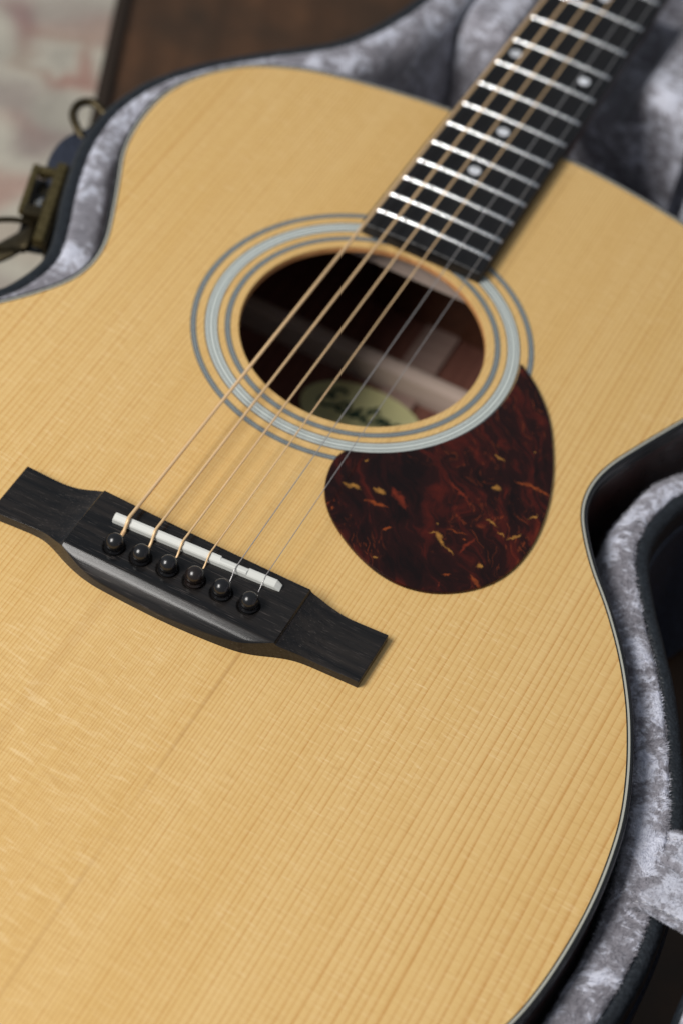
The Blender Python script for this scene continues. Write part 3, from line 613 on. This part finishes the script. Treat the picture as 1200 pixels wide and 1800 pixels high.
def shell_set(P, xf, parent, depth, zr, waist, names, lining_mat, floor_rough):
    nrm = normals(P)
    def rows(prof, wob=None):
        out = []
        for d, z in prof: out.append(np.c_[P + nrm * (d if np.isscalar(d) else np.asarray(d)[:, None]), np.full(len(P), z) if np.isscalar(z) else z])
        return np.stack(out, 1)
    # vinyl edge, rounded
    pr = [(-0.3, zr - 6), (-0.3, zr - 0.6), (0.5, zr + 0.4), (2.0, zr + 0.7), (4.0, zr + 0.3), (5.5, zr - 1.0), (6.2, zr - 3.5), (6.4, zr - 7), (6.6, zr - 12)]
    Vr = rows(pr); vz = np.array([[0.35 * nz((x, y, z), 0.12, 5) for x, y, z in row] for row in Vr]); Vr[..., 2] += vz
    rim = mesh(names[0], xf(Vr.reshape(-1, 3)), grid_faces(NC, len(pr), True), MT['vinyl'], parent); recalc(rim)
    # outer shell: ledge then wall
    so = np.full(NC, 8.0)
    if waist is not None:
        Q = P + nrm * 8.0
        for i in range(NC):
            if Q[i, 0] < 0 and 130 < Q[i, 1] < 225: so[i] = 8.0 + 12.0 * math.exp(-((Q[i, 1] - 186) / 21.0) ** 4)
        so = smooth_closed(so[:, None], 6)[:, 0]
    z1 = zr - 12
    ps = [(6.5, z1 + 0.3), (so - 1.2, z1), (so - 0.2, z1 - 0.8), (so, z1 - 2.0), (so, zr - depth), (so - 6, zr - depth - 1.5)]
    Vs = rows(ps).reshape(-1, 3); k = len(ps); F = grid_faces(NC, k, True) + [tuple(i * k + k - 1 for i in range(NC))]
    sh = mesh(names[1], xf(Vs), F, MT['shellv'], parent); recalc(sh); sharp(sh, 50)
    # plush: soft roll from the edge, then the wall down to the padded floor
    prof = [(-0.2, -0.6), (-0.7, 0.6), (-1.7, 1.0), (-3.2, 0.9), (-4.7, 0.6), (-6.2, 0.1), (-7.7, -0.7), (-9.2, -1.9), (-10.6, -3.6), (-11.8, -6.2), (-12.7, -10), (-13.2, -15), (-13.5, -21), (-13.8, -30), (-14.0, -42), (-14.2, -60), (-14.6, -depth + 6), (-18, -depth + 3.5)]
    ext = np.full(NC, 14.6)
    if waist is not None:                                 # the padding meets the guitar where the case is tight, and stands off in the waist
        gap = np.array([np.min(np.hypot(OUT[:, 0] - p[0], OUT[:, 1] - p[1])) for p in P])
        want = np.interp(P[:, 1], [62, 92, 260, 330], [23.0, 14.8, 14.8, 14.8]); want = np.where(P[:, 0] < 0, np.maximum(want, 17.0), want)
        ext = np.clip(np.minimum(want, gap - 1.1), 11.5, 24); ext = smooth_closed(ext[:, None], 12)[:, 0]; ext = np.minimum(ext, np.maximum(gap - 0.9, 11))
    stretch = (ext - 7.7) / 6.9
    Vl = rows([(d if d > -7.7 or d < -14.61 else -7.7 + (d + 7.7) * stretch, zr + z) for d, z in prof if d > -14.61]); prof = [q for q in prof if q[0] > -14.61]; k = len(prof)
    tight = np.clip((ext - (gap - 3.0)) / 1.5, 0, 1) if waist is not None else np.zeros(NC)
    tight = smooth_closed(tight[:, None], 20)[:, 0]
    for j, (d_, z_) in enumerate(prof):
        if -16 < z_ < 0 and d_ < -6: Vl[:, j, 2] = zr + z_ * (1 - 0.62 * tight)
    floor_row = Vl[:, -1].copy(); floor_row[:, :2] -= nrm * 3; floor_row[:, 2] = zr - depth + 3.5; Vl = np.concatenate([Vl, floor_row[:, None]], 1); k += 1; amp = np.array([0, .25, .4, .6, .8, 1, 1.1, 1.2, 1.25, 1.2, 1.1, 1, 1, 1, 1, 1, .6, 0, 0])
    for i in range(NC):
        for j in range(k):
            x, y, z = Vl[i, j]
            d = 1.5 * nz((x, y, z), 0.035, 1) + 1.2 * nz((x, y, z), 0.09, 9) + 0.55 * abs(nz((x, y, z), 0.2, 4))
            Vl[i, j, :2] -= nrm[i] * d * amp[j] * 0.55; Vl[i, j, 2] += d * amp[j] * 0.6
    ln = mesh(names[2], xf(Vl.reshape(-1, 3)), grid_faces(NC, k, True) + [tuple(i * k + k - 1 for i in range(NC))], lining_mat, parent); recalc(ln)
    return rim, sh, ln, Vl, nrm
ident = lambda V: V
ZR = -10.0
rim, shell, lining, LV, LN = shell_set(CASE, ident, case, 113.5, ZR, True, ('vinyl_edge', 'case_shell', 'plush_lining'), MT['plush'], 0)
# open lid: same outline turned over on the hinge and leaning away to the right
HX, HZ, PHI = 221.5, -14.0, math.radians(56)
lid = CASE.copy(); lid[:, 0] = lid[:, 0]                 # in base coordinates; s = distance from the hinge
ca_, sa_ = math.cos(PHI), math.sin(PHI)
def lid_xf(V):
    V = np.asarray(V, float); s_ = HX - V[:, 0]; h = V[:, 2] - ZR
    return np.c_[HX + s_ * ca_ - h * sa_, V[:, 1], HZ + s_ * sa_ + h * ca_ + 4]
shell_set(lid, lid_xf, case, 45, ZR, None, ('lid_edge', 'lid_shell', 'lid_lining'), MT['plush'], 0)
# plush tufts along the lining: the pile that frays its outline
def tufts(name, n_, Vl, nrm, jmin, jmax, keep, parent):
    V = []; F = []; NCn = len(Vl)
    idx = rng.integers(0, NCn, n_ * 6); jj = rng.uniform(jmin, jmax, n_ * 6); u_ = rng.random(n_ * 6); c = 0
    for i, jf, u in zip(idx, jj, u_):
        j = int(jf); f = jf - j; i2 = (i + 1) % NCn
        p = (Vl[i, j] * (1 - f) + Vl[i, j + 1] * f) * (1 - u) + (Vl[i2, j] * (1 - f) + Vl[i2, j + 1] * f) * u
        if not keep(p): continue
        tj = Vl[i, j + 1] - Vl[i, j]; ti = Vl[i2, j] - Vl[i, j]; nn = np.cross(ti, tj); nn /= np.linalg.norm(nn) + 1e-9
        if nn[2] < 0 and j < 9: nn = -nn
        if j >= 9 and nn[:2] @ nrm[i] > 0: nn = -nn
        a = 5.0 * nz(p, 0.05, 2) + 2.0 * nz(p, 0.16, 6); ti = ti / (np.linalg.norm(ti) + 1e-9); tj = tj / (np.linalg.norm(tj) + 1e-9)
        lean = math.cos(a) * ti + math.sin(a) * tj
        dr = 0.55 * nn + 0.75 * lean + rng.normal(0, 0.25, 3); dr /= np.linalg.norm(dr)
        L = rng.uniform(0.9, 1.9); sd_ = np.cross(dr, nn); sd_ /= np.linalg.norm(sd_) + 1e-9; wv = 0.11
        b = len(V); V += [p - sd_ * wv, p + sd_ * wv, p + dr * L * 0.6 + sd_ * wv * 0.7, p + dr * L + nn * 0.1]; F += [(b, b + 1, b + 2), (b, b + 2, b + 3)]
        c += 1
        if c >= n_: break
    o = mesh(name, V, F, MT['plush'], parent); o['kind'] = 'stuff'; return o
tufts('plush_pile', 26000, LV, LN, 0, 13, lambda p: p[0] > 120 and -125 < p[1] < 175, case)
tufts('plush_pile', 7000, LV, LN, 0, 11, lambda p: p[0] < -60 and 70 < p[1] < 380, case)
# neck rest: padded block under the neck, with a dip for it
def neck_rest():
    nxr, nyr = 90, 30; V = np.zeros((nxr, nyr, 3)); x0, x1 = -58.5, 64.0
    for i in range(nxr):
        x = x0 + (x1 - x0) * i / (nxr - 1)
        dip = 24 * (1 / (1 + math.exp((abs(x) - 31.5) / 1.6)))
        zt = -13.5 - dip
        for j in range(nyr):
            if j < 13: y, z = 365.0, -121 + (zt - 9 + 121) * j / 12
            elif j < 18: a = (j - 12) / 6 * math.pi / 2; y, z = 365 + 11 * (1 - math.cos(a)), zt - 9 + 9 * math.sin(a)
            else: y, z = 376 + (j - 17) * 6.1, zt
            q = (x, y, z); d = 4.0 * nz(q, 0.04, 3) + 1.6 * nz(q, 0.11, 8)
            V[i, j] = (x, y - d * (1 if j < 16 else 0.2), z + d * (0 if j < 13 else 0.9))
    o = mesh('neck_rest', V.reshape(-1, 3), grid_faces(nxr, nyr), MT['plush'], case); recalc(o); return o
neck_rest()
# hinge flap: plush cloth from the lining over the hinge to the lid, with a hem and stitching
def flap():
    y0a, y1a = -11.5, -47.5; nu, nv_ = 46, 44; path = [(193, -17.0), (199.5, -9.6), (204, -7.6), (209, -7.2), (214, -6.6), (219.5, -5.0), (226, 2), (233, 14), (241, 27)]
    pc = catmull(path, nu, False); V = []
    for i in range(nu):
        for j in range(nv_):
            f = j / (nv_ - 1); y = y0a + (y1a - y0a) * f + 2.2 * math.sin(i * 0.16) - 0.4 * (i / nu)
            q = (pc[i][0], y, pc[i][1]); puf = 0.7 * nz(q, 0.06, 12) + 0.2 * nz(q, 0.2, 2)
            hem = 0.9 * math.exp(-((f - 0.045) / 0.03) ** 2) + 0.9 * math.exp(-((f - 0.955) / 0.03) ** 2) - 1.1 * math.exp(-((f - 0.105) / 0.014) ** 2) - 1.1 * math.exp(-((f - 0.895) / 0.014) ** 2)
            fold = 1.6 * math.exp(-((f - 0.30 - 0.004 * i) / 0.05) ** 2) - 1.3 * math.exp(-((f - 0.37 - 0.004 * i) / 0.03) ** 2)
            V.append((pc[i][0], y, pc[i][1] + puf + hem + fold * min(1, i / 12) + (-1.4 if j in (0, nv_ - 1) else 0)))
    o = mesh('hinge_flap', V, grid_faces(nu, nv_), MT['plush2'], case); recalc(o)
    VV_ = np.array(V).reshape(nu, nv_, 3)
    for jj in (4, nv_ - 5):
        parts = []
        for i in range(2, nu - 3, 2): parts.append(tube([VV_[i, jj] + [0, 0, 0.25], (VV_[i, jj] + VV_[i + 1, jj]) / 2 + [0, 0, 0.6], VV_[i + 1, jj] + [0, 0, 0.25]], 0.2, 5))
        v_, f_ = joined(parts); mesh('stitching', v_, f_, MT['thread'], o)
    return VV_
FV = flap(); fn = np.tile([[1.0, 0.0]], (len(FV), 1))
def flap_tufts(n_):
    V = []; F = []
    for _ in range(n_):
        i = rng.integers(0, len(FV) - 1); edge = rng.random() < 0.5
        j = int(rng.choice([0, 0, 1, FV.shape[1] - 2, FV.shape[1] - 2])) if edge else rng.integers(0, FV.shape[1] - 1)
        p = FV[i, j] + rng.random() * (FV[i + 1, j] - FV[i, j]) + rng.random() * (FV[i, j + 1] - FV[i, j])
        e = -1 if j > FV.shape[1] / 2 else 1
        dr = np.array([rng.normal(0, .4), (e * 0.8 if edge else rng.normal(0.2, .5)), 0.45]); dr /= np.linalg.norm(dr); L = rng.uniform(0.7, 1.6); sd_ = np.cross(dr, [0, 0, 1.]); sd_ /= np.linalg.norm(sd_) + 1e-9
        b = len(V); V += [p - sd_ * .1, p + sd_ * .1, p + dr * L * .6 + sd_ * .08, p + dr * L]; F += [(b, b + 1, b + 2), (b, b + 2, b + 3)]
    o = mesh('flap_pile', V, F, MT['plush2'], case); o['kind'] = 'stuff'
flap_tufts(5000)
# latches on the left wall (camera side of the waist), with bail, lever and plate
def latch(cx, cy, cz, ang, mirror=1, swing=0.0):
    """local axes: u along the wall, o outward from the wall, z up"""
    u = np.array([math.cos(ang), math.sin(ang), 0.0]); o_ = np.array([-math.sin(ang), math.cos(ang), 0.0]); c = np.array([cx, cy, cz])
    T = lambda V: np.array([c + v[0] * u + v[1] * o_ + np.array([0, 0, v[2]]) for v in np.asarray(V, float)])
    b = lambda name, m, *d: bevel(recalc(mesh(name, T(box(*d)[0]), box(*d)[1], MT[m], root, smooth=False)), 0.6)
    V, F = box(-25, 25, 0.0, 1.6, -40, 1); root = bevel(recalc(mesh('latch', T(V), F, MT['brass_dk'], case, smooth=False)), 0.6)
    # raised frame: two rails and two bars round a dark opening
    b('rail', 'brass', -25, 25, 1.6, 6.2, -2.5, 2.5); b('rail', 'brass', -8, 22, 13.5, 16.5, -2.0, 2.0)
    b('bar', 'brass', 18, 22, 6.2, 13.5, -3, 1.5); b('bar', 'brass_dk', -10, -4, 6.2, 14.5, -3, 2.2)
    b('void_shade', 'blackpl', -24, 21, 1.0, 15.0, -7.5, -5.5)  # black sheet added to stand in for the shaded void inside the frame
    V, F = joined([tube([(-2 + 8 * k / 12, 9.5 + 0.6 * math.sin(k), -4) for k in range(13)], 1.6, 10)]); mesh('pivot', T(V), F, MT['fret'], root)
    # lever, hanging open outward and down
    n_ = 14; V = []
    for k in range(n_):
        f = k / (n_ - 1); oo = 8 + 27 * f; zz_ = -3 - 3 * f - 9 * math.sin(f * 2.6) * 0.6; hw = 8.5 - 2.5 * f + 1.0 * math.sin(f * 6); uc = -17 - 16 * f
        V += [(uc - hw, oo, zz_), (uc - hw * 0.6, oo, zz_ + 1.6), (uc + hw * 0.6, oo, zz_ + 1.6), (uc + hw, oo, zz_), (uc + hw * .6, oo, zz_ - 1.2), (uc - hw * .6, oo, zz_ - 1.2)]
    F = [(k * 6 + a, k * 6 + (a + 1) % 6, (k + 1) * 6 + (a + 1) % 6, (k + 1) * 6 + a) for k in range(n_ - 1) for a in range(6)] + [tuple(range(6)), tuple(range((n_ - 1) * 6, n_ * 6))]
    recalc(mesh('lever', T(V), F, MT['brass_dk'], root))
    bail = [(q[0] * 0.7 - 19 - 0.4 * (q[1] - 12), q[1] - 3, q[2]) for q in ((-12, 12, -3), (-13, 20, 0), (-12, 30, 1), (-6, 35, 1.5), (6, 35, 1.5), (12, 30, 1), (13, 20, 0), (12, 12, -3))]
    V, F = tube(catmull(bail, 50, False), 1.3, 8); mesh('bail', T(V), F, MT['brass_dk'], root)
    for q in (-14, 14):
        V, F = lathe([(0.01, 1.2), (1.4, 0.9), (1.9, 0.0)], (0, 0, 0), 12); V = np.array(V)[:, [0, 2, 1]] + [q, 1.6, -20]; recalc(mesh('rivet', T(V), F, MT['brass'], root))
    return root
latch(-153.5, 154.0, -20.5, math.radians(109))
def brass_loop():
    pts = [(-168.5, 199.5, -24), (-174, 202.5, -21), (-179.5, 208, -19.5), (-180.5, 215, -19), (-176.5, 219, -19), (-170.5, 218, -20), (-165.0, 216.0, -22)]
    V, F = tube(catmull(pts, 60, False), 2.0, 10); o = mesh('brass_loop', V, F, MT['brass_dk'], case)
    V, F = box(-171.5, -166, 199, 217, -36, -22.5); bevel(recalc(mesh('loop_plate', V, F, MT['brass_dk'], case, smooth=False)), 1.0)
brass_loop()
